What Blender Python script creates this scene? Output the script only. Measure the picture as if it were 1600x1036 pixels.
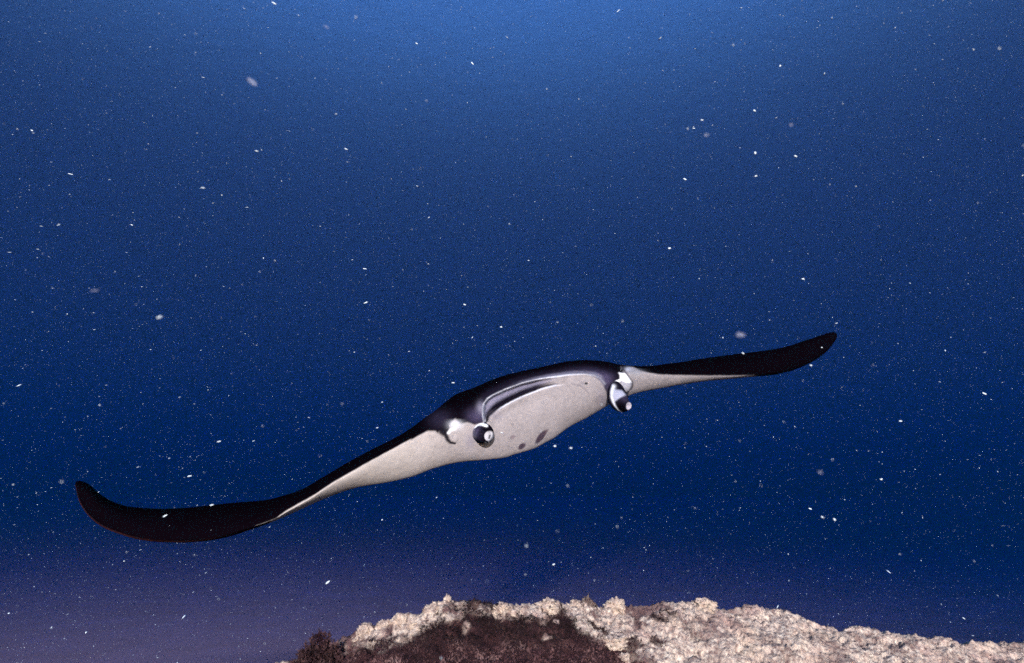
import bpy, math, random
import numpy as np
from mathutils import Vector, noise, Matrix
for o in list(bpy.data.objects): bpy.data.objects.remove(o, do_unlink=True)
scene = bpy.context.scene
C = scene.collection
R = math.radians

# ------------------------------------------------------------------ camera
PW, PH, HFOV, PITCH = 1600.0, 1036.0, 75.0, 16.5
CAM = Vector((0.0, 0.0, 10.0))
cam_data = bpy.data.cameras.new('camera')
cam_data.sensor_fit = 'HORIZONTAL'; cam_data.sensor_width = 36.0
cam_data.angle = R(HFOV); cam_data.clip_start = 0.02; cam_data.clip_end = 3000
cam = bpy.data.objects.new('camera', cam_data); C.objects.link(cam)
cam.location = CAM; cam.rotation_euler = (R(90 + PITCH), 0, 0)
scene.camera = cam
cam_data.dof.use_dof = True; cam_data.dof.focus_distance = 2.8; cam_data.dof.aperture_fstop = 5.6

# ------------------------------------------------------------------ sky, sun, exposure
SUN_EL, SUN_AZ = 8.0, -2.0          # low sun behind the camera, slightly left, standing in for a strobe
world = bpy.data.worlds.new('World'); scene.world = world; world.use_nodes = True
wn = world.node_tree; bgn = wn.nodes['Background']
sky = wn.nodes.new('ShaderNodeTexSky'); sky.sky_type = 'NISHITA'; sky.sun_disc = False
sky.sun_elevation = R(SUN_EL); sky.sun_rotation = R(180 + SUN_AZ)
sky.air_density = 1.0; sky.dust_density = 1.2; sky.ozone_density = 4.5
wn.links.new(sky.outputs[0], bgn.inputs[0]); bgn.inputs[1].default_value = 0.128
sl = bpy.data.lights.new('sun', 'SUN'); sl.energy = 2.9; sl.angle = R(0.5); sl.color = (1.0, 0.955, 0.93)
sun = bpy.data.objects.new('sun', sl); C.objects.link(sun)
d = Vector((math.sin(R(SUN_AZ)) * math.cos(R(SUN_EL)), -math.cos(R(SUN_AZ)) * math.cos(R(SUN_EL)), math.sin(R(SUN_EL))))
sun.rotation_euler = d.to_track_quat('Z', 'Y').to_euler()
sun.location = CAM + d * 40
vs = scene.view_settings
vs.view_transform = 'Standard'; vs.look = 'None'; vs.gamma = 1.0; vs.exposure = 1.1
vs.use_curve_mapping = False
cy = scene.cycles
cy.volume_bounces = 1; cy.max_bounces = 6; cy.use_denoising = False
cy.use_adaptive_sampling = True; cy.adaptive_threshold = 0.022; cy.adaptive_min_samples = 12


# ------------------------------------------------------------------ helpers
rng = np.random.default_rng(7)
FOC = PW / 2 / math.tan(R(HFOV / 2))
CP, SP = math.cos(R(PITCH)), math.sin(R(PITCH))

def at(px, py, Y):
    """world points at horizontal distance Y along the sight lines through photograph pixels"""
    px, py, Y = np.broadcast_arrays(np.asarray(px, float), np.asarray(py, float), np.asarray(Y, float))
    a = (px - PW / 2) / FOC; b = -(py - PH / 2) / FOC
    dy = CP - b * SP; dz = SP + b * CP
    k = Y / dy
    return np.stack([CAM.x + a * k, CAM.y + Y, CAM.z + dz * k], -1)

def to_px(p):
    p = np.asarray(p, float) - np.array(CAM)
    dep = p[..., 1] * CP + p[..., 2] * SP
    up = -p[..., 1] * SP + p[..., 2] * CP
    return PW / 2 + FOC * p[..., 0] / dep, PH / 2 - FOC * up / dep

def tag(o, label=None, cat=None, group=None, kind=None):
    for k, v in (('label', label), ('category', cat), ('group', group), ('kind', kind)):
        if v: o[k] = v
    return o

def mesh_obj(name, verts, faces, mat=None, parent=None, smooth=True, origin=None, cols=None, col_name='tint'):
    verts = np.asarray(verts, float)
    if origin is not None: verts = verts - np.asarray(origin, float)
    me = bpy.data.meshes.new(name)
    me.from_pydata(verts.tolist(), [], faces if isinstance(faces, list) else faces.tolist())
    me.validate(); me.update()
    if smooth: me.polygons.foreach_set('use_smooth', [True] * len(me.polygons))
    if cols is not None:
        at_ = me.color_attributes.new(col_name, 'FLOAT_COLOR', 'POINT')
        c4 = np.ones((len(verts), 4)); c4[:, :cols.shape[1]] = cols
        at_.data.foreach_set('color', c4.ravel())
    if mat: me.materials.append(mat)
    o = bpy.data.objects.new(name, me); C.objects.link(o)
    if parent: o.parent = parent
    if origin is not None: o.location = origin
    return o

def empty(name, loc):
    o = bpy.data.objects.new(name, None); C.objects.link(o); o.location = loc; o.empty_display_size = 0.2
    return o

def grid_faces(nu, nv, wrap_v=False, base=0):
    u = np.arange(nu - 1)[:, None]; m = nv if wrap_v else nv - 1; v = np.arange(m)[None, :]
    v2 = (v + 1) % nv
    return np.stack([base + u * nv + v, base + (u + 1) * nv + v, base + (u + 1) * nv + v2, base + u * nv + v2], -1).reshape(-1, 4)

# numpy noises
_P = rng.permutation(4096)
def _hash(i, j, k): return _P[(_P[(_P[i & 4095] + j) & 4095] + k) & 4095]
_G = rng.normal(size=(4096, 3)); _G /= np.linalg.norm(_G, axis=1)[:, None]
_J = rng.random((4096, 3))
def perlin(p):
    p = np.asarray(p, float); i = np.floor(p).astype(int); f = p - i; w = f * f * f * (f * (f * 6 - 15) + 10)
    out = 0
    for a in (0, 1):
        for b in (0, 1):
            for c in (0, 1):
                g = _G[_hash(i[..., 0] + a, i[..., 1] + b, i[..., 2] + c)]
                dd = f - np.array([a, b, c])
                ww = (w[..., 0] if a else 1 - w[..., 0]) * (w[..., 1] if b else 1 - w[..., 1]) * (w[..., 2] if c else 1 - w[..., 2])
                out = out + ww * (g * dd).sum(-1)
    return out * 1.5
def fbm(p, o=4, lac=2.1, gain=0.5):
    s = 0; a = 1; p = np.asarray(p, float)
    for k in range(o): s = s + a * perlin(p + 17.3 * k); a *= gain; p = p * lac
    return s
def worley(p):
    p = np.asarray(p, float); i = np.floor(p).astype(int); best = np.full(p.shape[:-1], 9.0)
    for a in (-1, 0, 1):
        for b in (-1, 0, 1):
            for c in (-1, 0, 1):
                q = i + np.array([a, b, c]); j = _J[_hash(q[..., 0], q[..., 1], q[..., 2])]
                best = np.minimum(best, ((q + j - p) ** 2).sum(-1))
    return np.sqrt(best)
def sstep(a, b, x):
    t = np.clip((np.asarray(x, float) - a) / (b - a), 0, 1); return t * t * (3 - 2 * t)
def poly_dist(x, y, pts):
    pts = np.asarray(pts, float); best = np.full(np.shape(x), 1e9); par = np.zeros(np.shape(x)); n = len(pts) - 1
    for k in range(n):
        ax, ay = pts[k]; bx, by = pts[k + 1]; dx, dy = bx - ax, by - ay; L = dx * dx + dy * dy + 1e-9
        t = np.clip(((x - ax) * dx + (y - ay) * dy) / L, 0, 1)
        d_ = np.hypot(x - ax - t * dx, y - ay - t * dy)
        m = d_ < best; best = np.where(m, d_, best); par = np.where(m, (k + t) / n, par)
    return best, par
def in_poly(x, y, pts):
    pts = np.asarray(pts, float); r = np.zeros(np.shape(x), bool); n = len(pts)
    for k in range(n):
        x1, y1 = pts[k]; x2, y2 = pts[(k + 1) % n]
        if y1 == y2: continue
        c = ((y1 > y) != (y2 > y)) & (x < (x2 - x1) * (y - y1) / (y2 - y1) + x1)
        r ^= c
    return r
def soft_in(x, y, pts, w):
    d_, _ = poly_dist(x, y, list(pts) + [pts[0]]); s = np.where(in_poly(x, y, pts), d_, -d_)
    return sstep(-w, w, s)
def curve(tbl, smooth=1.0):
    tbl = np.asarray(tbl, float); X, V = tbl[:, 0], tbl[:, 1]
    def f(x):   # Catmull-Rom through the table
        x = np.asarray(x, float); i = np.clip(np.searchsorted(X, x) - 1, 0, len(X) - 2)
        h = X[i + 1] - X[i]; t = np.clip((x - X[i]) / h, 0, 1)
        m = np.gradient(V, X)
        dl = np.diff(V) / np.diff(X)
        for k in range(1, len(V) - 1):
            if dl[k - 1] * dl[k] <= 0: m[k] = 0
            else: m[k] = 2 / (1 / dl[k - 1] + 1 / dl[k])
        t2, t3 = t * t, t * t * t
        return V[i] * (2 * t3 - 3 * t2 + 1) + V[i + 1] * (-2 * t3 + 3 * t2) + h * (m[i] * (t3 - 2 * t2 + t) + m[i + 1] * (t3 - t2))
    return f

# material helper
class Mat:
    def __init__(s, name):
        s.m = bpy.data.materials.new(name); s.m.use_nodes = True; s.t = s.m.node_tree
        s.b = s.t.nodes['Principled BSDF']; s.out = s.t.nodes['Material Output']
    def n(s, kind, **kw):
        x = s.t.nodes.new('ShaderNode' + kind)
        for k, v in kw.items():
            if k.startswith('_'): setattr(x, k[1:], v)
            else: x.inputs[k.replace('_', ' ')].default_value = v
        return x
    def l(s, a, b): s.t.links.new(a, b)
    def noise(s, scale, detail=4, rough=0.6, vec=None):
        x = s.n('TexNoise', Scale=scale, Detail=detail, Roughness=rough)
        if vec is None: vec = s.n('TexCoord').outputs['Object']
        s.l(vec, x.inputs['Vector']); return x.outputs['Fac']
    def ramp(s, fac, stops, interp='LINEAR'):
        r = s.n('ValToRGB'); e = r.color_ramp.elements; r.color_ramp.interpolation = interp
        while len(e) < len(stops): e.new(0.5)
        for k, (p, c) in enumerate(stops): e[k].position = p; e[k].color = (*c, 1) if len(c) == 3 else c
        s.l(fac, r.inputs[0]); return r.outputs[0]
    def mix(s, a, b, fac, mode='MIX'):
        x = s.n('Mix', _data_type='RGBA', _blend_type=mode)
        if isinstance(fac, (int, float)): x.inputs[0].default_value = fac
        else: s.l(fac, x.inputs[0])
        for sock, v in ((x.inputs[6], a), (x.inputs[7], b)):
            if isinstance(v, tuple): sock.default_value = (*v, 1)
            else: s.l(v, sock)
        return x.outputs[2]
    def bump(s, h, dist, strength=1.0):
        x = s.n('Bump', Distance=dist, Strength=strength); s.l(h, x.inputs['Height']); s.l(x.outputs[0], s.b.inputs['Normal'])

# ------------------------------------------------------------------ water: a hazy body of it, and its surface far above
BACK, FAR, SIDE, TOP = -2.0, 1100.0, 900.0, 60.0  # water cut off close behind the camera so the low sun arrives undimmed
WATER_DENSITY = 0.012; SILT_DENSITY = 0.032
m = Mat('water_volume'); m.t.nodes.remove(m.b)
pv = m.n('VolumePrincipled', Density=WATER_DENSITY)
pv.inputs['Color'].default_value = (0.0012, 0.029, 0.048, 1)
pv.inputs['Absorption Color'].default_value = (0.0, 0.06, 0.58, 1)
m.l(pv.outputs[0], m.out.inputs['Volume'])
def box_vf(x0, x1, y0, y1, z0, z1):
    v = [(x, y, z) for z in (z0, z1) for y in (y0, y1) for x in (x0, x1)]
    f = [(0, 2, 3, 1), (4, 5, 7, 6), (0, 1, 5, 4), (2, 6, 7, 3), (0, 4, 6, 2), (1, 3, 7, 5)]
    return v, f
v, f = box_vf(-SIDE, SIDE, BACK, FAR, -30.0, TOP)
tag(mesh_obj('haze', v, f, m.m, smooth=False), 'blue murky sea water filling the whole view', kind='stuff')

m = Mat('sea_surface'); m.t.nodes.remove(m.b)
gl = m.n('BsdfGlass', Roughness=0.40, IOR=1.333)
m.l(gl.outputs[0], m.out.inputs['Surface'])
nz = m.noise(0.35, 5, 0.6); bp = m.n('Bump', Distance=0.12, Strength=0.3); m.l(nz, bp.inputs['Height']); m.l(bp.outputs[0], gl.inputs['Normal'])
v = [(-SIDE, BACK, TOP + 0.1), (SIDE, BACK, TOP + 0.1), (SIDE, FAR, TOP + 0.1), (-SIDE, FAR, TOP + 0.1)]
tag(mesh_obj('sea_surface', v, [(0, 1, 2, 3)], m.m, smooth=False), kind='structure')

# ------------------------------------------------------------------ seabed
def bed_z(x, y):
    p = np.stack([x * 0.06, y * 0.06, 0 * x], -1)
    mound = 3.0 * np.exp(-(((x - 1.0) / 11.0) ** 2 + ((y - 1.0) / 10.0) ** 2))
    far = np.exp(-y / 150)
    return -9.0 * np.exp(-np.maximum(y, 0) / 900) + mound + (1.1 * fbm(p * 0.5, 3) + 0.3 * fbm(p * 2, 2)) * (0.3 + 0.7 * far)
ys = np.concatenate([np.linspace(-1.9, 8, 50), 8 * (1090 / 8) ** (np.linspace(0, 1, 200)[1:])])
xu = np.linspace(-1, 1, 241); xs = np.sign(xu) * (np.abs(xu) * 30 + np.abs(xu) ** 5 * 860)
Xg, Yg = np.meshgrid(xs, ys, indexing='ij')
Zg = bed_z(Xg, Yg)
m = Mat('silty_seabed')
c = m.ramp(m.noise(0.8, 6, 0.65), [(0.3, (0.30, 0.16, 0.16)), (0.75, (0.45, 0.26, 0.25))])
c = m.mix(c, (0.20, 0.10, 0.11), m.ramp(m.noise(0.10, 3, 0.5), [(0.35, (0, 0, 0)), (0.70, (1, 1, 1))]))
m.l(c, m.b.inputs['Base Color']); m.b.inputs['Roughness'].default_value = 0.95; m.b.inputs['Specular IOR Level'].default_value = 0.1
m.bump(m.noise(1.2, 4, 0.5), 0.05)
tag(mesh_obj('seabed', np.stack([Xg, Yg, Zg], -1).reshape(-1, 3), grid_faces(len(xs), len(ys)), m.m), kind='structure')

# ------------------------------------------------------------------ silt stirred up round the foot of the reef: thick at its heart, thinning to nothing
def ico(sub):
    import bmesh
    bm = bmesh.new(); bmesh.ops.create_icosphere(bm, subdivisions=sub, radius=1.0)
    V = np.array([v.co[:] for v in bm.verts]); F = [[v.index for v in f.verts] for f in bm.faces]; bm.free(); return V, F
m = Mat('silt'); m.t.nodes.remove(m.b)
ln = m.n('VectorMath', _operation='LENGTH'); m.l(m.n('TexCoord').outputs['Object'], ln.inputs[0])
mr = m.n('MapRange', _interpolation_type='SMOOTHERSTEP', From_Min=0.0, From_Max=0.98, To_Min=SILT_DENSITY, To_Max=0.0); m.l(ln.outputs['Value'], mr.inputs['Value'])
sv = m.n('VolumePrincipled'); sv.inputs['Color'].default_value = (0.84, 0.54, 0.60, 1); m.l(mr.outputs[0], sv.inputs['Density']); m.l(sv.outputs[0], m.out.inputs['Volume'])
Vs, Fs = ico(4)
so = mesh_obj('silt_cloud', Vs, Fs, m.m); so.location = (-3.5, 13.0, 6.0); so.scale = (20.0, 11.0, 5.0)
tag(so, 'soft purple brown cloud of silt hanging round the foot of the reef', kind='stuff')

# ------------------------------------------------------------------ reef rock close below the camera
CREST = curve([(-900, 1180), (0, 1130), (300, 1085), (400, 1052), (440, 1040), (475, 1026), (520, 1003), (545, 992), (575, 980), (600, 974), (628, 966),
               (660, 960), (685, 950), (700, 945), (730, 948), (765, 952), (800, 951), (830, 946), (855, 944), (880, 948), (915, 946), (940, 950),
               (965, 945), (1010, 944), (1055, 942), (1100, 941), (1125, 948), (1160, 950), (1210, 956), (1260, 965), (1320, 976), (1400, 989), (1500, 998),
               (1600, 1008), (1800, 1030), (2600, 1120)])
def crest_y(px): return 1.55 + 0.10 * np.sin(px / 140.0) + 0.35 * sstep(1000, 1700, px)
# crest sampled as a world curve, then read back as height over x
_pc = np.linspace(-900, 2600, 1400); _cw = at(_pc, CREST(_pc), crest_y(_pc))
def crest_at(x): return np.interp(x, _cw[:, 0], _cw[:, 2]), np.interp(x, _cw[:, 0], _cw[:, 1])
def reef_base(x, y):
    zc, yc = crest_at(x)
    dfront = np.maximum(yc - y, 0); dback = np.maximum(y - yc, 0)
    z = zc - 0.52 * dfront - 0.25 * dfront ** 2 - (0.9 * dback ** 1.35 + 0.10 * sstep(0, 0.15, dback) * dback)
    return z
xs = np.concatenate([np.linspace(-4.5, -0.75, 110)[:-1], np.linspace(-0.75, 1.9, 880), np.linspace(1.9, 6.0, 90)[1:]])
yf = np.concatenate([np.linspace(-1.6, 1.15, 60)[:-1], np.linspace(1.15, 2.15, 270), np.linspace(2.15, 6.5, 60)[1:]])
Xg, Yg = np.meshgrid(xs, yf, indexing='ij')
Zg = reef_base(Xg, Yg)
P3 = np.stack([Xg, Yg, Zg], -1)
gx = np.gradient(Zg, xs, axis=0); gy = np.gradient(Zg, yf, axis=1)
N = np.stack([-gx, -gy, np.ones_like(gx)], -1); N /= np.linalg.norm(N, axis=-1)[..., None]
near = (sstep(-1.2, -0.75, Xg) * (1 - sstep(1.9, 2.4, Xg)) * sstep(0.9, 1.15, Yg) * (1 - sstep(2.15, 2.6, Yg)))
lump = 0.016 * fbm(P3 * 5.5, 3)
w1 = worley(P3 * 22 + 0.35 * fbm(P3 * 30, 2)[..., None]); w2 = worley(P3 * 55 + 3.1)
rid = 1 - np.abs(fbm(P3 * 38 + 3, 4)) * 1.6
knob = 0.003 * (0.55 - w1) * sstep(-0.5, 0.4, fbm(P3 * 8 + 5, 2)) + 0.003 * (0.5 - w2) + 0.009 * rid * sstep(-0.3, 0.5, fbm(P3 * 13 + 15, 2)) + 0.006 * fbm(P3 * 110, 3)
pits = -0.011 * sstep(0.2, 0.55, fbm(P3 * 34 + 9, 3))
PXg, PYg = to_px(P3)
turf_poly = [(380, 1100), (440, 1060), (500, 1022), (552, 1007), (600, 1003), (645, 990), (668, 972), (700, 968), (735, 958), (752, 962), (800, 964), (835, 968), (866, 958),
             (884, 956), (893, 972), (905, 988), (920, 1003), (945, 1010), (985, 1018), (1010, 1034), (1040, 1060), (1100, 1150), (700, 1500), (380, 1300)]
wob = fbm(P3 * 14 + 2, 3)
turf = soft_in(PXg + 26 * wob, PYg + 13 * perlin(P3 * 25 + 7) + 9 * perlin(P3 * 70 + 3), turf_poly, 10.0)
turf = np.maximum(turf, 0.85 * sstep(0.28, 0.55, fbm(P3 * 17 + 41, 4)) * sstep(640, 700, PXg) * (1 - sstep(1010, 1120, PXg)))
turf = np.maximum(turf * (1 - 0.9 * sstep(0.45, 0.65, fbm(P3 * 20 + 61, 3)) * (PYg < 1000)), 0) * (Yg < crest_at(Xg)[1] + 0.03)
disp = lump + (knob * (1 - 0.55 * turf) + pits) * (0.25 + 0.75 * near)
P3d = P3 + N * disp[..., None]
cav = np.clip(0.5 - knob / 0.02, 0, 1)
patch = sstep(0.0, 0.5, fbm(P3 * 11 + 31, 4, gain=0.65) + 0.35 * fbm(P3 * 60, 3))     # brown film growing in patches
cols = np.stack([turf, patch * (1 - turf) * (0.95 - 0.45 * sstep(950, 1150, PXg)), sstep(0.3, 0.75, fbm(P3 * 45 + 12, 3))], -1).reshape(-1, 3)

m = Mat('reef_rock'); vc = m.n('VertexColor', _layer_name='growth'); sp = m.n('SeparateColor'); m.l(vc.outputs[0], sp.inputs[0])
c = m.ramp(m.noise(105, 7, 0.72), [(0.30, (0.07, 0.045, 0.05)), (0.40, (0.26, 0.19, 0.18)), (0.48, (0.50, 0.41, 0.37)), (0.58, (0.72, 0.63, 0.55)), (0.68, (0.88, 0.82, 0.73))])
c = m.mix(c, m.ramp(m.noise(11, 4, 0.6), [(0.3, (0.46, 0.27, 0.27)), (0.7, (0.66, 0.57, 0.46))]), m.ramp(m.noise(9, 5, 0.7), [(0.45, (0, 0, 0)), (0.65, (0.7, 0.7, 0.7))]))
c = m.mix(c, (0.11, 0.058, 0.064), sp.outputs[1])
c = m.mix(c, (0.05, 0.03, 0.03), m.ramp(m.noise(120, 4, 0.65), [(0.57, (0, 0, 0)), (0.66, (0.9, 0.9, 0.9))]))
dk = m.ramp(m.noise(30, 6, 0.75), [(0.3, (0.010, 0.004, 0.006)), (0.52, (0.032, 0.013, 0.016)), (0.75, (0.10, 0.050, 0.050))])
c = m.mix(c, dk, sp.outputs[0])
c = m.mix(c, (1.0, 0.94, 0.90), 1.0, 'MULTIPLY')
m.l(c, m.b.inputs['Base Color']); m.b.inputs['Roughness'].default_value = 0.9; m.b.inputs['Specular IOR Level'].default_value = 0.15
m.bump(m.noise(140, 6, 0.75), 0.007)
ROCK = m.m
tag(mesh_obj('reef', P3d.reshape(-1, 3), grid_faces(len(xs), len(yf)), ROCK, cols=cols, col_name='growth'), kind='structure')

# soft brown turf covering the dark hollow of the reef (uncountable)
sel = np.argwhere((turf > 0.35) & (PYg < 1075) & (Yg > 1.15))
sel = sel[rng.choice(len(sel), min(60000, len(sel)), replace=False)]
def blades(base, nrm, length, width, name, mat, parent=None, origin=None, curl=0.5, shade=None):
    n = len(base); dirs = nrm + rng.normal(size=(n, 3)) * 0.9; dirs /= np.linalg.norm(dirs, axis=1)[:, None]
    side = np.cross(dirs, rng.normal(size=(n, 3))); side /= np.linalg.norm(side, axis=1)[:, None]
    bend = rng.normal(size=(n, 3)) * curl
    L = length[:, None]; W = width[:, None]
    a = base - side * W; b = base + side * W
    mid = base + dirs * L * 0.55; c1 = mid - side * W * 0.8; d1 = mid + side * W * 0.8; tip = mid + (dirs + bend) * L * 0.5
    V = np.stack([a, b, d1, c1, tip], 1).reshape(-1, 3); i = np.arange(n) * 5
    q = np.stack([i, i + 1, i + 2, i + 3], 1).tolist(); t = np.stack([i + 3, i + 2, i + 4], 1).tolist()
    sh = np.repeat(shade if shade is not None else np.ones(n), 5)[:, None] * np.ones(3)
    return mesh_obj(name, V, q + t, mat, parent, smooth=False, origin=origin, cols=sh, col_name='shade')
mt = Mat('brown_algae')
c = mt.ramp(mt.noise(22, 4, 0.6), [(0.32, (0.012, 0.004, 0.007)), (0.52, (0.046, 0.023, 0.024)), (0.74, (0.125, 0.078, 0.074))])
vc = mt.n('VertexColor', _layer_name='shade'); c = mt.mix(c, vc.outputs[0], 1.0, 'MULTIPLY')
mt.l(c, mt.b.inputs['Base Color']); mt.b.inputs['Roughness'].default_value = 0.9; mt.b.inputs['Specular IOR Level'].default_value = 0.1
ALGAE = mt.m
bs = P3d[sel[:, 0], sel[:, 1]] + rng.normal(size=(len(sel), 3)) * 0.001; nn = N[sel[:, 0], sel[:, 1]]
bx, by = to_px(bs)
turf_tone = 0.30 + 1.9 * sstep(985, 1040, by + 22 * fbm(bs * 9, 3)) + 0.5 * fbm(bs * 22 + 4, 3) + 0.5 * sstep(640, 520, bx)  # blade tone darker at the top of the hollow, paler lower and leftward
clump = 0.5 + 0.9 * np.clip(0.5 + fbm(bs * 40, 3), 0, 1.3)
tag(blades(bs, nn, rng.uniform(0.003, 0.0075, len(bs)) * clump, rng.uniform(0.0006, 0.0018, len(bs)), 'algae_turf', ALGAE, shade=np.clip(turf_tone, 0.15, 3.0)),
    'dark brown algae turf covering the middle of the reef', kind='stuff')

# knobs of coral and rock that stick up from the reef crest, each a thing of its own
def ico(sub):
    import bmesh
    bm = bmesh.new(); bmesh.ops.create_icosphere(bm, subdivisions=sub, radius=1.0)
    V = np.array([v.co[:] for v in bm.verts]); F = [[v.index for v in f.verts] for f in bm.faces]; bm.free(); return V, F
ICO5 = ico(5); ICO2 = ico(2)
def knob_thing(px, py, rx, ry, label, seed, rough=0.3, dark=0.0, cat='coral', name='coral', scale=1.0, patchy=0.0, dy=0.0):
    Y = float(crest_y(px)) + dy
    q0 = np.hypot(PXg - px, PYg - (py + ry * (0.35 if dy == 0 else 0.0))) + 1e3 * (Yg > crest_at(Xg)[1] + 0.02)
    c0 = P3d.reshape(-1, 3)[np.argmin(q0)] if dy else at(px, py + ry * 0.35, Y); Y = c0[1]; k = Y / FOC * 1.02
    V, F = ICO5
    S = V * np.array([rx, rx * 0.9, ry]) * k
    q = V * 2.2 + seed * 11.7
    d_ = 0.92 + rough * fbm(q, 4, gain=0.6) + 0.20 * rough * (0.9 - 1.6 * worley(V * 5 + seed * 3.3)) * 2 + rough * 0.45 * fbm(V * 9 + seed, 4, gain=0.65)
    W = S * d_[:, None] * 0.86
    sk = fbm(V * 1.3 + seed * 7.1, 2); W[:, 0] += sk * rx * k * 0.55; W[:, 2] += perlin(V * 1.7 + seed * 2.3) * ry * k * 0.45
    W = W + 0.0045 * (1 - 1.9 * np.abs(fbm(W * 62 + seed, 4, gain=0.6)))[:, None] * V
    W[:, 2] = np.where(W[:, 2] < 0, W[:, 2] * 1.7, W[:, 2]); W[:, :2] *= (1 + 0.5 * sstep(0.2, -1.0, V[:, 2]))[:, None]
    pch = sstep(0.0, 0.5, fbm(V * 3 + seed * 5, 3)) * patchy
    cc = np.stack([np.full(len(V), dark) * sstep(-0.9, 0.1, fbm(V * 4 + seed, 2) + 0.4), pch, 0 * pch], -1)
    return tag(mesh_obj(name, W + c0, F, ROCK, origin=c0, cols=cc, col_name='growth'), label, cat, 'knobs along the reef crest')
knob_thing(700, 945, 7, 16, 'small pointed pale coral knob, the sharpest peak on the left of the reef crest', 1, 0.35)
knob_thing(684, 952, 15, 12, 'craggy cream coral knob just left of and below the sharp pale peak', 9, 0.45)
knob_thing(628, 966, 13, 9, 'smooth rounded cream coral knob on the left slope of the reef', 2, 0.18)
knob_thing(644, 974, 17, 6, 'flat bright cream ledge right beside the smooth round knob', 12, 0.25, name='coral', cat='coral ledge')
knob_thing(574, 984, 14, 10, 'grey pink coral knob low on the left slope above the brown bush', 3, 0.35, patchy=0.4)
knob_thing(600, 978, 9, 8, 'little cream coral knob in the dip between the grey pink and smooth round knobs', 4, 0.4)
knob_thing(740, 947, 15, 10, 'dark brown rock knob right of the sharp pale peak', 5, 0.4, dark=0.95, name='rock', cat='rock')
knob_thing(783, 951, 15, 8, 'low lumpy pinkish white coral knob at the top of the dark hollow', 6, 0.5, patchy=0.3)
knob_thing(855, 947, 19, 13, 'broad grey green domed coral knob in the middle of the crest', 7, 0.25, patchy=0.35)
knob_thing(918, 943, 9, 13, 'upright dark brown knob with a pale tip right of the domed knob', 8, 0.35, dark=0.75, patchy=0.5, name='rock', cat='rock')
knob_thing(899, 946, 9, 9, 'small pale pink coral knob touching the upright dark knob', 10, 0.4)
knob_thing(961, 943, 13, 9, 'pale cream coral knob right of the upright dark knob', 11, 0.35)
knob_thing(1100, 944, 17, 9, 'low pale coral knob where the crest begins to slope down to the right', 13, 0.35, patchy=0.3)
knob_thing(958, 1003, 22, 5, 'bright white elongated piece of coral rubble on the edge of the dark hollow', 14, 0.25, name='coral_rubble', cat='coral rubble', dy=-0.19)
knob_thing(976, 1026, 6, 6, 'tiny white piece of coral rubble near the bottom edge beside the dark hollow', 15, 0.3, name='coral_rubble', cat='coral rubble', dy=-0.27)

# bushy brown seaweed left of the reef
c0 = at(500, 1050, 1.42)
root = empty('seaweed_bush', c0)
tag(root, 'dark purple brown bushy seaweed clump at the left foot of the reef', 'seaweed')
n = 5200
u = rng.normal(size=(n, 3)); u /= np.linalg.norm(u, axis=1)[:, None]; rad = rng.random(n) ** 0.45
cp = u * rad[:, None] * np.array([0.042, 0.040, 0.052])
cp[:, 2] += 0.012; cp[:, 0] -= 0.45 * (0.06 - cp[:, 2]) * 0.5
cp += 0.012 * np.stack([perlin(cp * 60), perlin(cp * 60 + 9), perlin(cp * 60 + 19)], -1)
blades(cp, u + np.array([0, 0, 0.5]), rng.uniform(0.004, 0.010, n), rng.uniform(0.0008, 0.0020, n), 'frond_mass', ALGAE, parent=root, shade=np.clip(1.15 + 0.9 * fbm(cp * 40, 3), 0.4, 2.0))
tb = []; tf = []
for k in range(9):
    a = rng.uniform(0, 6.28); tipp = np.array([0.03 * math.cos(a), 0.03 * math.sin(a), 0.05]); base = np.array([0.006 * math.cos(a), 0.006 * math.sin(a), -0.06])
    o_ = len(tb)
    for j in range(5):
        t = j / 4; ctr = base * (1 - t) + tipp * t; r_ = 0.003 * (1 - 0.7 * t)
        for q in range(5): tb.append(ctr + r_ * np.array([math.cos(q * 1.257), math.sin(q * 1.257), 0]))
    tf += grid_faces(5, 5, True, o_).tolist()
mesh_obj('stem', np.array(tb), tf, ALGAE, parent=root, cols=np.ones((len(tb), 3)), col_name='shade')

# ------------------------------------------------------------------ manta ray
TOPY = curve([(117.5, 757), (119, 752.5), (124, 751), (131, 753), (139, 757), (158, 773), (177, 784), (205, 792), (255, 795), (294, 793), (332, 789), (371, 785), (410, 782), (437, 776), (468, 766),
              (507, 744), (546, 721), (584, 701), (623, 681), (652, 662), (665, 652), (682, 640), (697, 627), (715, 615), (740, 606), (765, 595), (790, 586), (815, 580), (840, 575),
              (865, 569), (890, 564.5), (915, 562.5), (940, 564), (965, 569), (990, 571.5), (1010, 572), (1037, 569), (1065, 565.5), (1092, 561), (1120, 557), (1161, 552), (1202, 547),
              (1230, 541), (1257, 532.5), (1285, 523), (1297, 519.5), (1303, 519), (1306.5, 521), (1308, 526)])
BOTY = curve([(117.5, 758), (119, 765), (123, 782), (131, 797), (139, 807), (158, 822), (185, 834), (216, 843), (247, 847), (282, 848), (317, 846), (352, 840), (391, 828), (429, 814.5), (468, 797), (507, 779.5),
              (557, 762), (604, 754), (643, 745), (681, 731), (720, 722), (765, 718), (790, 715), (802, 711), (835, 701), (852, 692), (865, 685), (890, 667), (915, 654), (940, 639.5), (955, 631),
              (972, 623.5), (991, 615.5), (1010, 611), (1037, 606), (1065, 601), (1092, 597), (1120, 594), (1147, 591.5), (1175, 589), (1208, 586), (1235, 580), (1257, 571.5), (1277, 560.5), (1293, 548),
              (1304, 534), (1307, 529), (1308, 527)])
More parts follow.
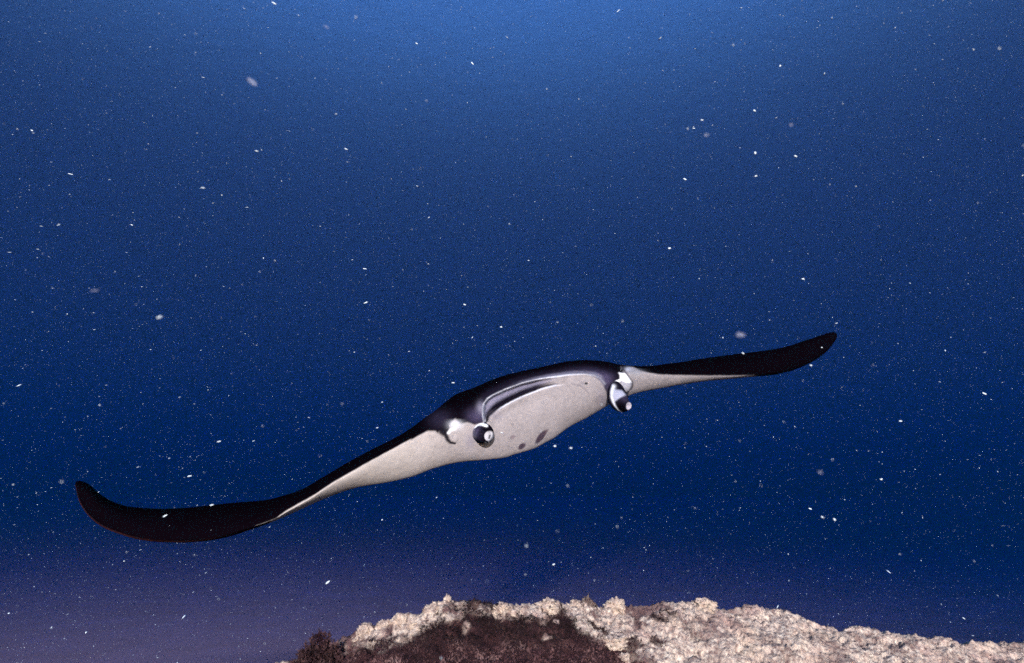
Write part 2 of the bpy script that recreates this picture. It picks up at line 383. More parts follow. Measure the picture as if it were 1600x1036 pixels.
# leading edge: where the nose of the section points at the camera
MIDY = curve([(117.5, 757.5), (123, 772), (139, 800), (185, 829), (247, 843), (317, 842), (391, 824), (429, 811), (449, 799), (488, 777), (519, 756), (546, 741), (584, 719), (623, 698), (662, 680), (700, 664),
              (740, 640), (790, 614), (840, 598), (890, 592), (930, 590), (965, 588), (1000, 584), (1037, 586), (1092, 586.5), (1134, 587.5), (1175, 586), (1208, 582), (1257, 567), (1293, 544), (1308, 526.5)])
LEY = curve([(117, 2.74), (200, 2.62), (300, 2.56), (430, 2.54), (560, 2.57), (680, 2.64), (760, 2.66), (865, 2.76), (950, 2.90), (1010, 3.05), (1100, 3.30), (1200, 3.62), (1308, 4.12)])
CHORD = curve([(117, 0.02), (125, 0.08), (160, 0.20), (250, 0.34), (350, 0.44), (450, 0.60), (560, 0.88), (680, 1.20), (780, 1.36), (880, 1.40), (960, 1.32), (1040, 1.02), (1120, 0.70), (1200, 0.42), (1270, 0.22), (1300, 0.10), (1308, 0.02)])
TFRAC = curve([(117, 0.8), (350, 0.75), (470, 0.5), (600, 0.30), (760, 0.25), (900, 0.25), (1010, 0.33), (1100, 0.6), (1200, 0.78), (1308, 0.8)])
BDEP = curve([(117, 0.01), (350, 0.05), (470, 0.09), (600, 0.10), (700, 0.11), (800, 0.13), (880, 0.13), (960, 0.11), (1040, 0.09), (1120, 0.07), (1200, 0.04), (1308, 0.01)])
BACKV = np.array([-0.37, 0.925, 0.0])

st = np.unique(np.concatenate([117.5 + np.linspace(0, 1, 16) ** 2 * 22, np.arange(140, 670, 4.5), np.arange(670, 1000, 1.5), np.arange(1000, 1285, 4.0), 1308 - np.linspace(0, 1, 18) ** 2 * 24]))
def sup(t, n, even=0.5):
    y = np.linspace(0, 1, t); a1 = np.arcsin(y ** (n / 2)); a2 = y * math.pi / 2
    a = even * a1 + (1 - even) * a2
    return np.sin(a) ** (2 / n), 1 - np.cos(a) ** (2 / n)     # height fraction, depth fraction
ND, NDB, NVB, NV = 30, 26, 22, 78
dh, dd = sup(ND, 2.0); vh, vd = sup(NV, 1.55, 0.75)
yT, yM, yB = TOPY(st), MIDY(st), BOTY(st); dM = LEY(st); ch = CHORD(st)
yT = np.minimum(yT, yB - 0.2); yM = np.clip(yM, yT, yB)
K = lambda a: a[:, None]
dors = at(K(st), K(yM) + (K(yT) - K(yM)) * dh[None], K(dM) + K(ch * TFRAC(st)) * dd[None])
vent = at(K(st), K(yM) + (K(yB) - K(yM)) * vh[None], K(dM) + K(np.minimum(BDEP(st), ch * 0.6)) * vd[None])
Mw = at(st, yM, dM); Rw = Mw + BACKV[None] * ch[:, None]
for _ in range(4):
    px_, py_ = to_px(Rw); tgt = 0.45 * TOPY(np.clip(px_, 118, 1307)) + 0.55 * BOTY(np.clip(px_, 118, 1307))
    Rw[:, 2] -= (tgt - py_) * 0.9 * Rw[:, 1] / FOC * -1 * -1
Tw, Bw = dors[:, -1], vent[:, -1]
def herm(A, B, tA, tB, n):
    s = np.linspace(0, 1, n + 1)[1:][None, :, None]
    return ((2 * s**3 - 3 * s**2 + 1) * A[:, None] + (s**3 - 2 * s**2 + s) * tA[:, None] + (-2 * s**3 + 3 * s**2) * B[:, None] + (s**3 - s**2) * tB[:, None])
def view(P): q = P - np.array(CAM); return q / np.linalg.norm(q, axis=1)[:, None]
LT = np.linalg.norm(Rw - Tw, axis=1)[:, None]; LB = np.linalg.norm(Rw - Bw, axis=1)[:, None]
dback = herm(Tw, Rw, view(Tw) * LT * 0.9 + np.array([0, 0, -0.03]) * LT, (Rw - Tw), NDB)
vback = herm(Bw, Rw, view(Bw) * LB * 0.7 + np.array([0, 0, 0.04]) * LB, (Rw - Bw), NVB)
ring = np.concatenate([dors, dback, vback[:, ::-1][:, 1:], vent[:, ::-1][:, :-1]], axis=1)
nst, nr = ring.shape[:2]
part_id = np.concatenate([np.zeros(ND), np.ones(NDB), np.full(NVB - 1, 2), np.full(NV - 1, 3)]).astype(int)
RX, RY = to_px(ring)

# the mouth: a recess between the upper lip and the lower jaw
LIP = [(757.5, 661), (755.5, 650), (755, 641), (757, 631), (762, 624), (770, 618.5), (790, 609), (815, 599.5), (840, 593.5), (865, 589), (890, 585.5), (912, 584.5), (928, 586.5), (938, 591), (945, 600)]
JAW = [(759, 661), (763, 650), (770, 643.5), (780, 636), (795, 627), (808, 620.5), (820, 615), (845, 605.5), (865, 600.5), (884, 598.5)]
mouth_poly = LIP[:11] + [(884, 598)] + JAW[::-1]
front = (part_id == 3) | (part_id == 0)
mo = soft_in(RX, RY, mouth_poly, 2.5) * front[None]
jd, jp = poly_dist(RX, RY, JAW)
mo = mo * (0.35 + 0.65 * np.exp(-jd / 9.0)) * (1 - sstep(825, 880, RX))
ring = ring + view(ring.reshape(-1, 3)).reshape(ring.shape) * (mo * 0.085)[..., None]
# fullness of the lower jaw, slight swell of the upper lip, eye sockets, soft unevenness
jaw = (1 - sstep(0.55, 0.95, jp)) * np.exp(-((jd - 5) / 5.0) ** 2) * (~in_poly(RX, RY, mouth_poly)) * (part_id == 3)[None]
ld, lp = poly_dist(RX, RY, LIP)
lip = np.exp(-(ld / 2.5) ** 2) * (1 - sstep(0.75, 1.0, lp)) * front[None]
ring = ring - view(ring.reshape(-1, 3)).reshape(ring.shape) * (jaw * 0.005 + lip * 0.012)[..., None]
ring = ring + (0.004 * fbm(ring * 6, 3))[..., None] * np.array([0, 1, 0.0])

# --- skin pattern -------------------------------------------------
BLK = np.array([0.0022, 0.0010, 0.0022]); WHT = np.array([0.325, 0.284, 0.290]); PUR = np.array([0.050, 0.040, 0.080]); GRY = np.array([0.20, 0.185, 0.25]); BRT = np.array([0.72, 0.72, 0.82])
EDGE = curve([(117, 900), (385, 833), (400, 822.5), (429, 811.5), (449, 797), (488, 775), (519, 754.5), (546, 739), (584, 717.5), (623, 696), (640, 687), (655, 679), (668, 673.5), (690, 671),
              (960, 592), (975, 577), (983, 573.5), (992, 576), (1000, 579.5), (1015, 582.5), (1037, 585.5), (1092, 586.8), (1134, 587.2), (1175, 587.2), (1190, 589), (1215, 600), (1308, 700)])
DARK_L = [(600, 560), (600, 707), (640, 689), (655, 680), (668, 673.5), (680, 673.5), (684, 677), (687, 673.5), (691, 674), (696, 679), (700, 676), (702.5, 669), (702, 664), (706, 659), (711, 654), (715, 658),
          (721, 662), (729, 660), (734, 661), (741, 664), (748, 662), (757, 660)] + LIP[1:12] + [(922, 584), (922, 550), (800, 540)]
DARK_R = [(905, 550), (905, 583), (922, 586), (934, 592), (942, 601), (946.5, 612), (950, 626), (958, 640), (962, 636), (955, 622), (954, 610), (957, 602), (963, 597), (968, 593), (968.5, 587), (966, 582.5), (974, 583), (971, 577), (970, 573),
          (977, 578), (983, 573.5), (990, 574), (1000, 579), (1016, 583), (1050, 587), (1050, 550)]
def lerp(a, b, t): return a + (b - a) * np.asarray(t)[..., None]
def paint(x, y, jit=0.0):
    x = x + jit; y = y + 0.7 * jit
    c = np.broadcast_to(WHT, x.shape + (3,)).copy()
    c = lerp(c, WHT * np.array([1.24, 1.24, 1.14]), sstep(760, 600, x))
    dark = np.where(x < 640, sstep(-1.4, 1.4, EDGE(x) - y), 0)
    dark = np.where(x > 1016, sstep(-1.6, 1.6, EDGE(x) - y), dark)
    hd = (x >= 640) & (x <= 1016)
    dl = np.maximum(soft_in(x, y, DARK_L, 1.5), soft_in(x, y, DARK_R, 1.5))
    dark = np.where(hd, dl, dark)
    # purple skin and painted sheen: above lip, left shoulder, left horn, right mouth corner
    above = np.exp(-((ld_(x, y, LIP) - 5.5) / 6.5) ** 2)
    c2 = np.broadcast_to(BLK, x.shape + (3,)).copy()
    pur = np.clip(0.40 * above * sstep(735, 760, x) * (0.45 + 0.75 * sstep(860, 930, x)) + 0.95 * np.exp(-(((x - 744) / 14) ** 2 + ((y - 650) / 11) ** 2)) + 0.8 * np.exp(-(((x - 945) / 16) ** 2 + ((y - 592) / 11) ** 2))
                  + 0.35 * np.exp(-(((x - 686) / 18) ** 2 + ((y - 654) / 14) ** 2)), 0, 1)
    c2 = lerp(c2, PUR, pur)
    c2 = lerp(c2, GRY, np.clip(0.75 * np.exp(-(((x - 751) / 6) ** 2 + ((y - 637) / 9) ** 2)) + 0.65 * np.exp(-((ld_(x, y, LIP) - 3.2) / 2.2) ** 2) * sstep(780, 860, x) * (1 - sstep(935, 948, x)), 0, 1))
    c = lerp(c, c2, dark)
    # mouth lining, darker towards the jaw; lip and jaw highlights painted in white
    mi = soft_in(x, y, mouth_poly, 1.2)
    j_, jpar = poly_dist(x, y, JAW); l_, lpar = poly_dist(x, y, LIP)
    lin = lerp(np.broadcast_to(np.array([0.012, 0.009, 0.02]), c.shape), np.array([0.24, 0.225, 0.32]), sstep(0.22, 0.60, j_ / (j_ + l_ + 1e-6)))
    lin = lerp(lin, WHT * 0.85, sstep(835, 878, x))
    c = lerp(c, lin, mi)
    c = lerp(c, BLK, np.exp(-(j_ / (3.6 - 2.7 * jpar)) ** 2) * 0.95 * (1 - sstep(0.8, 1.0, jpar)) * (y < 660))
    c = lerp(c, BRT, np.exp(-(l_ / 1.5) ** 2) * (0.9 - 0.65 * sstep(0.45, 0.95, lpar)))
    jb, jbp = poly_dist(x - 0.8, y - 2.4, JAW)
    c = lerp(c, BRT, 0.75 * np.exp(-(jb / 1.1) ** 2) * sstep(0.25, 0.4, jbp) * (1 - sstep(0.85, 1, jbp)))
    # spots on the belly, creases
    def blob(cx, cy, a, b, ang, col, k, c):
        ca, sa = math.cos(ang), math.sin(ang); u = (x - cx) * ca + (y - cy) * sa; v_ = -(x - cx) * sa + (y - cy) * ca
        return lerp(c, np.array(col), k * (1 - sstep(0.75, 1.2, np.hypot(u / a, v_ / b))))
    c = blob(845.5, 682.5, 13.5, 4.4, -0.88, (0.055, 0.035, 0.055), 0.95, c)
    c = blob(851, 676, 8, 2.2, -0.7, (0.09, 0.06, 0.08), 0.6, c)
    c = blob(815.5, 697.5, 7, 4, -0.65, (0.06, 0.04, 0.06), 0.95, c)
    c = blob(801, 683, 4.5, 2.6, -0.5, (0.20, 0.15, 0.17), 0.7, c)
    c = blob(916, 599.5, 2.6, 1.8, 0.3, (0.02, 0.02, 0.02), 0.95, c)
    for ln, k in (([(893, 600), (905, 602), (914, 608), (920, 616)], 0.35), ([(905, 596), (912, 600)], 0.3)):
        q, _ = poly_dist(x, y, ln); c = lerp(c, PUR, k * np.exp(-(q / 1.0) ** 2))
    # grey tone fringing the right cheek and the strip by the left horn
    c = lerp(c, GRY, 0.55 * np.exp(-(((x - 735) / 7) ** 2 + ((y - 690) / 12) ** 2)) * (y > 664))
    c = lerp(c, np.array([0.25, 0.22, 0.27]), 0.6 * np.exp(-(((x - 940) / 7) ** 2 + ((y - 622) / 16) ** 2)))
    c = lerp(c, GRY, 0.45 * np.exp(-(((x - 775) / 10) ** 2 + ((y - 650) / 7) ** 2)))
    # eye marks, and the white highlight painted beside the left eye
    cr, cp_ = poly_dist(x, y, [(690, 675), (697, 680), (699.5, 687), (704, 691.5), (711, 693)])
    c = lerp(c, PUR * 0.12, np.exp(-(cr / (5.0 - 3.2 * cp_)) ** 4) * 0.98)
    c = lerp(c, np.array([0.60, 0.60, 0.66]), 0.85 * np.exp(-(((x - 712) / 10) ** 2 + ((y - 664) / 7) ** 2)) * (y > 655))
    wd, _ = poly_dist(x, y, [(701, 676.5), (705, 672), (710, 670)])
    c = lerp(c, np.array([0.95, 0.95, 1.0]), np.exp(-(wd / 1.9) ** 2))
    c = lerp(c, np.array([0.95, 0.95, 1.0]), soft_in(x, y, [(967, 582), (977, 584), (983, 590), (988, 598), (979, 598), (972, 595), (966, 598), (959, 600), (962, 595), (968.5, 592), (969, 587)], 1.2))
    c = lerp(c, BRT * 0.7, 0.8 * np.exp(-(((x - 981) / 6) ** 2 + ((y - 577) / 3.5) ** 2)))
    c = lerp(c, np.array([0.24, 0.25, 0.28]), 0.5 * np.exp(-(((x - 992) / 12) ** 2 + ((y - 582) / 7) ** 2)) * (y > 576))
    c = lerp(c, np.array([0.27, 0.265, 0.31]), soft_in(x, y, [(959, 601), (966, 598), (972, 596), (979, 598.5), (987, 599), (987, 605), (983, 611), (975, 616), (964, 612)], 1.5) * 0.85)
    rd, _ = poly_dist(x, y, [(971, 573), (976, 579), (983, 590), (988.5, 598), (988, 604), (985, 609)])
    c = lerp(c, PUR * 0.3, np.exp(-(rd / 1.2) ** 2) * 0.85)
    c = lerp(c, BLK, np.exp(-(((x - 971.5) / 4) ** 2 + ((y - 578.5) / 3.0) ** 2)))
    c = np.maximum(c, 0.001)
    # freckles and scratches of real skin
    return c
def ld_(x, y, line): return poly_dist(x, y, line)[0]

def skin(V, X, Y, pid=None):
    jit = 0.5 * fbm(V * 55, 3)
    c = paint(X, Y, jit)
    if pid is not None:
        p = pid[None, :] * np.ones(X.shape)
        c = np.where((p == 1)[..., None], BLK, c)
        under = lerp(np.broadcast_to(WHT, c.shape), np.array([0.05, 0.04, 0.05]), sstep(0.75, 0.95, np.broadcast_to(np.linspace(0, 1, len(pid))[None, :], X.shape) * 0))
        c = np.where((p == 2)[..., None], np.where(((X < 430) | (X > 1175))[..., None], np.array([0.05, 0.04, 0.05]), under), c)
        # brown edge seen under the tip of the left wing
        rim = (p == 3) & (X < 420)
        c = np.where(rim[..., None], lerp(np.broadcast_to(BLK, c.shape), np.array([0.035, 0.012, 0.014]), sstep(4.0, 1.0, BOTY(X) - Y)), c)
    c = c * (1 + 0.09 * fbm(V * 9, 3) + 0.12 * fbm(V * 60, 3))[..., None]
    return np.maximum(c, 0.001)

cols = skin(ring, RX, RY, part_id).reshape(-1, 3)
V = ring.reshape(-1, 3); F = grid_faces(nst, nr, True).tolist()
# close the two wing tips
for s_, rev in ((0, True), (nst - 1, False)):
    idx = [s_ * nr + k for k in range(nr)]
    cidx = len(V); V = np.vstack([V, V[idx].mean(0)]); cols = np.vstack([cols, cols[idx[0]]])
    F += [[idx[k], cidx, idx[(k + 1) % nr]] if not rev else [idx[(k + 1) % nr], cidx, idx[k]] for k in range(nr)]

def skin_mat(name, rough=0.62):
    m = Mat(name); vc = m.n('VertexColor', _layer_name='skin')
    g = m.ramp(m.noise(260, 4, 0.7), [(0.25, (0.92, 0.92, 0.92)), (0.75, (1.08, 1.08, 1.08))])
    c = m.mix(vc.outputs[0], g, 1.0, 'MULTIPLY')
    m.l(c, m.b.inputs['Base Color']); m.b.inputs['Roughness'].default_value = rough; m.b.inputs['Specular IOR Level'].default_value = 0.0
    m.bump(m.noise(420, 3, 0.6), 0.0012)
    return m.m
SKIN = skin_mat('manta_skin')
hub = at(850, 640, 3.2)
manta = empty('manta_ray', hub)
tag(manta, 'large manta ray gliding over the reef, black above, white below, wings spread wide', 'manta ray')
body = mesh_obj('body', V, F, SKIN, cols=cols, col_name='skin')
body.data.transform(Matrix.Translation(-Vector(hub))); body.parent = manta

def tube(name, path, radii, caps, cup=0.0, nseg=44, sub=10, pf=None, groove=0.0, label=None):
    """a swept, tapering tube through world points; its far end is cupped like a rolled fin"""
    path = np.asarray(path, float); n = len(path); tt = np.linspace(0, n - 1, (n - 1) * sub + 1)
    Pp = np.stack([curve(np.stack([np.arange(n), path[:, k]], 1))(tt) for k in range(3)], 1); rr = curve(np.stack([np.arange(n), radii], 1))(tt)
    T = np.gradient(Pp, axis=0); T /= np.linalg.norm(T, axis=1)[:, None]
    up = np.array([0, 0, 1.0]); rings = []
    A = np.cross(T, up + 0 * T); A /= np.linalg.norm(A, axis=1)[:, None]; B = np.cross(A, T)
    ang = np.linspace(0, 2 * math.pi, nseg, endpoint=False)
    for k in range(len(tt)):
        rings.append(Pp[k] + rr[k] * (np.cos(ang)[:, None] * A[k] + np.sin(ang)[:, None] * B[k]) * (1 + groove * np.exp(-((ang - 4.6) / 0.22) ** 2))[:, None])
    e = len(tt) - 1
    for q in np.linspace(0, 1, 12)[1:]:      # rounded lip, then the hollow of the roll
        fr = 1 - q; dep = (0.30 * math.sin(min(q * 4, 1) * math.pi / 2) - cup * sstep(0.2, 0.75, q)) * rr[e]
        spiral = 1 + 0.10 * np.sin(ang + q * 6) * (1 - q)
        rings.append(Pp[e] + T[e] * dep + max(fr, 0.02) * rr[e] * spiral[:, None] * (np.cos(ang)[:, None] * A[e] + np.sin(ang)[:, None] * B[e]))
    G = np.stack(rings, 0); X, Y = to_px(G)
    c = pf(G, X, Y) if pf else skin(G, X, Y)
    o = mesh_obj(name, G.reshape(-1, 3) - hub, grid_faces(len(G), nseg, True), SKIN, parent=manta, cols=np.maximum(c, 0.001).reshape(-1, 3), col_name='skin')
    if label: o['label'] = label
    return o
def horn_left(G, X, Y):
    c = np.broadcast_to(PUR * 0.30, X.shape + (3,)).copy()
    c = lerp(c, BLK, sstep(-0.8, 0.6, ((X - 757) * 0.5 + (Y - 676) * 0.3) / 9))
    c = lerp(c, GRY, 0.8 * (1 - sstep(739, 746, X)))
    c = lerp(c, PUR * 1.3, 0.5 * np.exp(-(((X - 745) / 5) ** 2 + ((Y - 674) / 6) ** 2)))
    r_ = np.hypot((X - 764.5) / 8.0, (Y - 681.5) / 8.2)
    c = lerp(c, np.array([0.42, 0.40, 0.43]), 1 - sstep(0.88, 1.05, r_))
    w, _ = poly_dist(X, Y, [(765.5, 680.5), (764.2, 685), (763, 692)]); c = lerp(c, BLK, np.exp(-(w / 1.5) ** 2))
    w, _ = poly_dist(X, Y, [(763.8, 687), (764.4, 691), (765.5, 695)]); c = lerp(c, BRT, np.exp(-(w / 0.9) ** 2) * (X > 763))
    w, _ = poly_dist(X, Y, [(757.5, 692.3), (760.5, 692)]); c = lerp(c, BRT, np.exp(-(w / 0.9) ** 2))
    w, _ = poly_dist(X, Y, [(741, 667), (746, 663.5), (752, 662.2), (760, 665)]); c = lerp(c, np.array([0.95, 0.95, 1.0]), np.exp(-(w / 2.3) ** 4))
    return c
Yh = float(LEY(755))
tube('cephalic_fin', [at(748, 669, Yh + 0.15), at(750, 673.5, Yh + 0.09), at(753.5, 676, Yh + 0.04), at(757, 678, Yh - 0.005)], [0.036, 0.0450, 0.0430, 0.0385], True, cup=0.35, pf=horn_left, groove=0.03,
     label='rolled horn fin pointing at the camera with a pale round end')
def horn_right(G, X, Y):
    c = np.broadcast_to(PUR * 0.16, X.shape + (3,)).copy()
    c = lerp(c, BLK, np.exp(-(((X - 970) / 9) ** 2 + ((Y - 636) / 8) ** 2)))
    c = lerp(c, PUR * 0.8, 0.6 * np.exp(-(((X - 978) / 9) ** 2 + ((Y - 623) / 5) ** 2)))
    c = lerp(c, np.array([0.33, 0.33, 0.42]), soft_in(X, Y, [(958, 608), (972, 610), (978, 617), (968, 622), (960, 628), (957, 618)], 2.0))
    w, p_ = poly_dist(X, Y, [(958, 604), (955.5, 612), (955.5, 620), (958, 628), (961, 634), (966, 641), (972, 645), (978, 646), (982, 643)])
    c = lerp(c, np.array([0.9, 0.9, 0.98]), np.exp(-(w / (3.4 - 3.0 * np.minimum(p_ * 1.5, 0.85))) ** 2))
    c = lerp(c, PUR * 0.3, sstep(1, 4, w) * (X < 958 + 0.6 * np.maximum(Y - 625, 0)) * ((X - 955) + (628 - Y) * 0.1 < 4) * (X < 966))
    r_ = np.hypot((X - 983) / 5.0, (Y - 635) / 6.5); c = lerp(c, np.array([0.36, 0.33, 0.38]), 1 - sstep(0.85, 1.1, r_))
    return c
Yr = float(LEY(955))
tube('cephalic_fin', [at(957, 600, Yr + 0.08), at(963, 612, Yr + 0.00), at(966, 624, Yr - 0.05), at(973, 632.5, Yr - 0.09), at(981, 634.5, Yr - 0.13)], [0.026, 0.0370, 0.0430, 0.0330, 0.0180], True, cup=0.3, pf=horn_right,
     label='horn fin curling down with a white streaked inner side')

def eye(px, py, Y, r, rx=1.0, label=None):
    Vv, Ff = ICO5; G = Vv * r * np.array([rx, 0.8, 1.0]) + at(px, py, Y); X, Yp = to_px(G)
    o = mesh_obj('eye', G - hub, Ff, SKIN, parent=manta, cols=skin(G, X, Yp), col_name='skin')
    if label: o['label'] = label
def surf_depth(px, py):
    k = np.argmin(np.where(front[None] * np.ones_like(RX) > 0, np.hypot(RX - px, RY - py), 1e9)); return ring.reshape(-1, 3)[k][1]
eye(708, 682, surf_depth(709, 681) + 0.027, 0.034, 0.9)
eye(975, 602, surf_depth(975, 602) + 0.004, 0.034, 0.95)
# tail trailing away behind the body, and the small fin at its root
k0 = np.argmin(np.abs(st - 862)); rb = Rw[k0]
tp = [rb + BACKV * s + np.array([0, 0, z]) for s, z in ((-0.12, 0.0), (0.15, 0.0), (0.6, -0.02), (1.1, -0.05), (1.6, -0.09))]
tube('tail', tp, [0.022, 0.013, 0.008, 0.005, 0.002], True, pf=lambda G, X, Y: np.broadcast_to(BLK, X.shape + (3,)).copy())
fv = np.array([(-0.16, 0, 0), (0.02, 0, 0), (0.05, 0, 0.06), (-0.02, 0, 0.055)]); fo = np.array([0, 0, 0.012])
bk = BACKV / np.linalg.norm(BACKV); sd = np.array([bk[1], -bk[0], 0])
fv = np.array([rb + bk * a[0] + fo + np.array([0, 0, a[2]]) + sd * s * (0.012 if a[2] == 0 else 0.003) for s in (-1, 1) for a in fv])
mesh_obj('dorsal_fin', fv - hub, [(0, 1, 2, 3), (7, 6, 5, 4), (0, 4, 5, 1), (1, 5, 6, 2), (2, 6, 7, 3), (3, 7, 4, 0)], SKIN, parent=manta, cols=np.tile(BLK, (8, 1)), col_name='skin')

# ------------------------------------------------------------------ drifting plankton
mp = Mat('plankton'); mp.b.inputs['Base Color'].default_value = (0.62, 0.70, 0.76, 1); mp.b.inputs['Roughness'].default_value = 0.6
mp.m.node_tree.nodes['Principled BSDF'].inputs['Specular IOR Level'].default_value = 0.3
PLK = mp.m
mb = Mat('jelly_plankton'); mb.b.inputs['Base Color'].default_value = (0.50, 0.52, 0.66, 1); mb.b.inputs['Alpha'].default_value = 0.16; mb.b.inputs['Roughness'].default_value = 0.7
JEL = mb.m
OCT = np.array([(1, 0, 0), (-1, 0, 0), (0, 1, 0), (0, -1, 0), (0, 0, 1), (0, 0, -1)], float)
OF = np.array([(0, 2, 4), (2, 1, 4), (1, 3, 4), (3, 0, 4), (2, 0, 5), (1, 2, 5), (3, 1, 5), (0, 3, 5)])
DRIFT = at(1000, 470, 1.0) - np.array(CAM); DRIFT /= np.linalg.norm(DRIFT)    # specks are drawn out along the current
TET = np.array([(1, 0, -0.5), (-0.6, 0.9, -0.4), (-0.6, -0.9, -0.4), (0, 0, 1)], float); TF = np.array([(0, 2, 1), (0, 1, 3), (1, 2, 3), (2, 0, 3)])
def flecks(name, count, ymin, ymax, size, sig, elong, seed, mat, label, power=2.0, SH=OCT, FC=OF):
    r = np.random.default_rng(seed)
    Y = (ymin ** power + r.random(count) * (ymax ** power - ymin ** power)) ** (1 / power)
    px = r.uniform(-120, 1720, count); py = -120 + 1270 * r.random(count) ** 1.9
    pos = at(px, py, Y)
    zc, yc = crest_at(pos[:, 0]); ok = (pos[:, 2] > reef_base(pos[:, 0], pos[:, 1]) + 0.03)
    pos = pos[ok]; n = len(pos)
    s = size * np.exp(r.normal(size=n) * sig) * (pos[:, 1] / ymin) ** 0.6; e = 1 + elong * r.random(n) ** 2
    ax = DRIFT + r.normal(size=(n, 3)) * 0.22; ax /= np.linalg.norm(ax, axis=1)[:, None]
    b = np.cross(ax, np.array([0.3, 0.1, 1.0])); b /= np.linalg.norm(b, axis=1)[:, None]; c = np.cross(ax, b)
    L = SH[None, :, 0:1] * ax[:, None] * (s * e)[:, None, None] + SH[None, :, 1:2] * b[:, None] * s[:, None, None] + SH[None, :, 2:3] * c[:, None] * s[:, None, None] * 0.7
    V = (pos[:, None] + L).reshape(-1, 3); F = (FC[None] + len(SH) * np.arange(n)[:, None, None]).reshape(-1, 3)
    me = bpy.data.meshes.new(name); me.vertices.add(len(V)); me.vertices.foreach_set('co', V.ravel())
    me.loops.add(F.size); me.loops.foreach_set('vertex_index', F.ravel().astype(np.int32))
    me.polygons.add(len(F)); me.polygons.foreach_set('loop_start', np.arange(len(F), dtype=np.int32) * 3); me.polygons.foreach_set('loop_total', np.full(len(F), 3, np.int32))
    me.update(calc_edges=True); me.materials.append(mat)
    o = bpy.data.objects.new(name, me); C.objects.link(o)
    return tag(o, label, kind='stuff')
flecks('near_specks', 420, 0.5, 1.1, 0.00036, 0.5, 2.5, 8, PLK, 'soft out of focus specks drifting close to the camera')
flecks('marine_snow', 4500, 1.8, 8.0, 0.00085, 0.55, 7.0, 3, PLK, 'white specks of marine snow scattered through the water')
flecks('plankton_dust', 280000, 4.3, 12.0, 0.00062, 0.50, 3.0, 4, PLK, 'very fine pale dust hanging in the water', power=2.2, SH=TET, FC=TF)

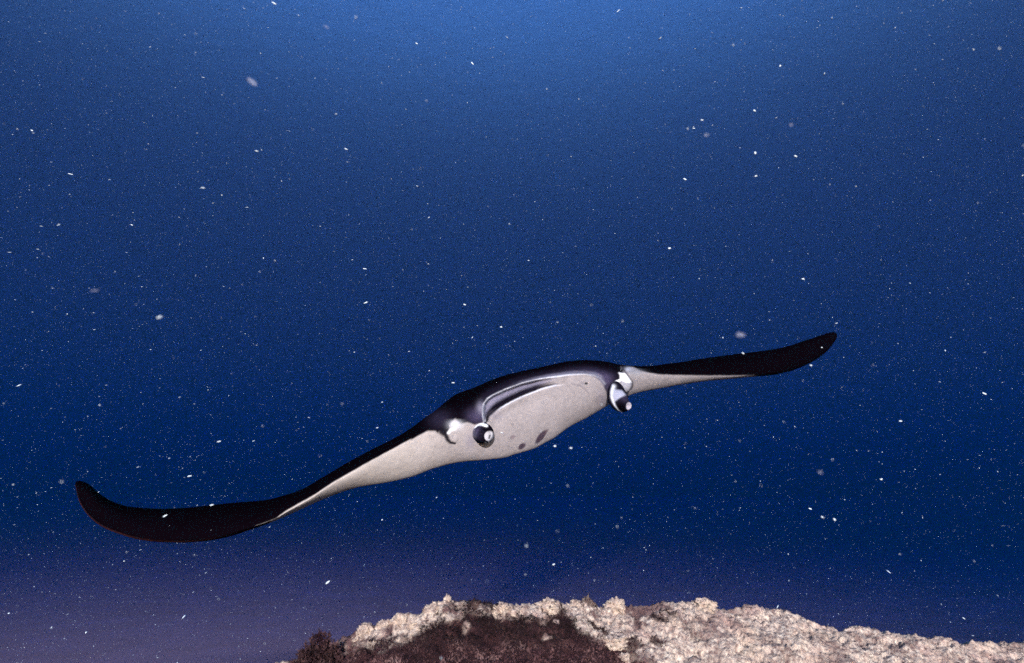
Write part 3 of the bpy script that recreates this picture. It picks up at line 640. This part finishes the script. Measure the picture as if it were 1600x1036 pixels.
V2, F2 = ICO2
def fleck(px, py, length, thick, deg, label, Y=1.1, mat=PLK, seed=0):
    c0 = at(px, py, Y); k = Y / FOC; r = np.random.default_rng(seed + int(px)); a = math.radians(deg)
    d_ = 1 + 0.35 * fbm(V2 * 1.7 + seed + px, 2)
    W = V2 * d_[:, None] * np.array([length * 0.42, thick * 0.30, thick * 0.30]) * k
    ca, sa = math.cos(a), math.sin(a)
    W = np.stack([W[:, 0] * ca - W[:, 2] * sa, W[:, 1], W[:, 0] * sa + W[:, 2] * ca], -1)
    return tag(mesh_obj('plankton_fleck' if mat is PLK else 'jelly_fleck', W, F2, mat, origin=None), label, 'plankton') , c0
FL = [
 (428, 5, 13, 4, -38, 'thick white plankton fleck cut by the top edge, left of centre'),
 (738, 99, 10, 4, -55, 'slanting white plankton fleck in the pale water top centre'),
 (651, 68, 7, 3.5, -35, 'short white plankton fleck up and left of the slanting one in the pale water'),
 (966, 17, 12, 2.4, 48, 'thin plankton fleck leaning right near the top edge, right of centre'),
 (1179, 173, 7, 4.2, -38, 'oval white plankton fleck straight above the big round one'),
 (1180, 239, 7, 6.5, 80, 'big round white plankton fleck, the brightest speck in the upper right'),
 (1243, 244, 7, 4.2, -32, 'oval white plankton fleck just right of the big round one'),
 (1181, 275, 5.5, 4, 15, 'small white plankton fleck right below the big round one'),
 (1097, 187.5, 6.5, 3.4, -5, 'flat white plankton fleck, upper of a pair left of the big round one'),
 (1084, 200.5, 5.5, 2.8, -8, 'faint flat plankton fleck, lower of a pair left of the big round one'),
 (1070, 280, 7.5, 4.2, -25, 'bright plankton fleck below left of the big round one'),
 (1219, 103, 6, 4.5, 60, 'white plankton fleck high above and right of the big round one'),
 (1046, 388, 5.5, 5, 0, 'round white plankton fleck in mid water above the right horn of the ray'),
 (1255, 436, 6, 4, -10, 'white plankton fleck in mid water high above the right wing tip'),
 (541, 233, 9, 2.8, -28, 'thin white stick shaped plankton fleck in the upper left water'),
 (401, 236, 9, 2.6, -14, 'flat stick shaped plankton fleck to the left of the thin slanting stick'),
 (317, 293.5, 10, 2.6, -5, 'level white stick shaped plankton fleck in the left water'),
 (110, 272, 12, 2.4, -14, 'long faint plankton fleck near the left edge'),
 (50, 204, 6, 4, -30, 'bright plankton fleck closest to the upper left edge'),
 (206, 351.5, 6, 2.6, -22, 'small tilted plankton fleck in the left mid water'),
 (1538, 615, 8, 4, -30, 'bright tilted plankton fleck near the right edge below the wing tip'),
 (1407, 658, 6.5, 3, -5, 'level plankton fleck below and right of the right wing tip'),
 (1377, 749, 5, 4, 0, 'round plankton fleck alone in the dark water at lower right'),
 (1304, 812, 5.5, 4.6, -50, 'bright dot of plankton, rightmost of a slanting row of three at lower right'),
 (1285, 808, 6, 2.8, -30, 'faint plankton fleck, middle of a slanting row of three at lower right'),
 (1266, 795, 6, 3.6, -25, 'white plankton fleck, leftmost of a slanting row of three at lower right'),
 (512, 910, 10, 4, 35, 'thick white plankton fleck over the purple water left of the reef'),
 (296, 744, 9, 2.8, 10, 'level white plankton fleck just above the left wing'),
 (258, 806, 9, 3.4, 28, 'white plankton fleck in front of the black left wing tip'),
 (342, 690, 8, 2.8, 15, 'slanting plankton fleck above the middle of the left wing'),
 (331, 789, 8, 2.6, 12, 'plankton fleck on the upper rim of the black left wing'),
 (1161, 552, 5.5, 3.4, -35, 'plankton fleck on the upper rim of the right wing'),
 (1267, 571, 5, 4, 0, 'plankton fleck on the lower rim of the right wing near its tip'),
 (1284, 543, 3.6, 3, 0, 'tiny plankton speck in front of the black right wing tip'),
 (783, 511, 5, 3.6, 0, 'white plankton fleck in the water above the head of the ray'),
 (570, 420, 8, 2.6, -10, 'stick shaped plankton fleck in mid water left of centre'),
 (726, 476, 6, 3, -20, 'small plankton fleck high over the left shoulder of the ray'),
 (708, 598, 6, 2.6, 0, 'plankton fleck just above the black left shoulder of the ray'),
 (865, 882, 5, 3.6, 20, 'white plankton fleck over the middle of the reef'),
 (867, 697, 5, 4, 0, 'plankton fleck close under the belly of the ray, left of a brighter pair'),
 (892, 700, 5, 4, -10, 'brightest plankton fleck close under the belly of the ray'),
 (784, 676, 5, 2.2, -8, 'tiny plankton fleck in front of the pale belly beside the left horn'),
]
for k, (px, py, L, T_, dg, lb) in enumerate(FL):
    o, c0 = fleck(px, py, L, T_, dg, lb, Y=1.0 + 0.13 * ((k * 7) % 8), seed=k); o.location = c0; o['group'] = 'larger plankton flecks drifting in the water'
for k, (px, py, L, T_, dg, lb) in enumerate([
 (394, 128, 30, 15, -40, 'faint blurred pale jelly blob in the upper left water'),
 (510, 42, 13, 6, -30, 'small hazy oval jelly blob near the top, left of centre'),
 (1157, 523, 18, 13, 0, 'soft blurred bluish jelly blob above the right wing'),
 (1104, 211, 10, 8, 0, 'tiny hazy jelly blob just below the flat pair of flecks'),
 (1236, 195, 8, 7, 0, 'tiny hazy jelly blob up and right of the big round fleck'),
 (148, 454, 16, 4, 5, 'hazy streak like jelly blob in the left mid water'),
 (1282, 738, 9, 6, -30, 'hazy jelly blob in the dark water at lower right')]):
    o, c0 = fleck(px, py, L, T_, dg, lb, Y=0.5, mat=JEL, seed=60 + k); o.location = c0; o['group'] = 'hazy jelly blobs close to the camera'
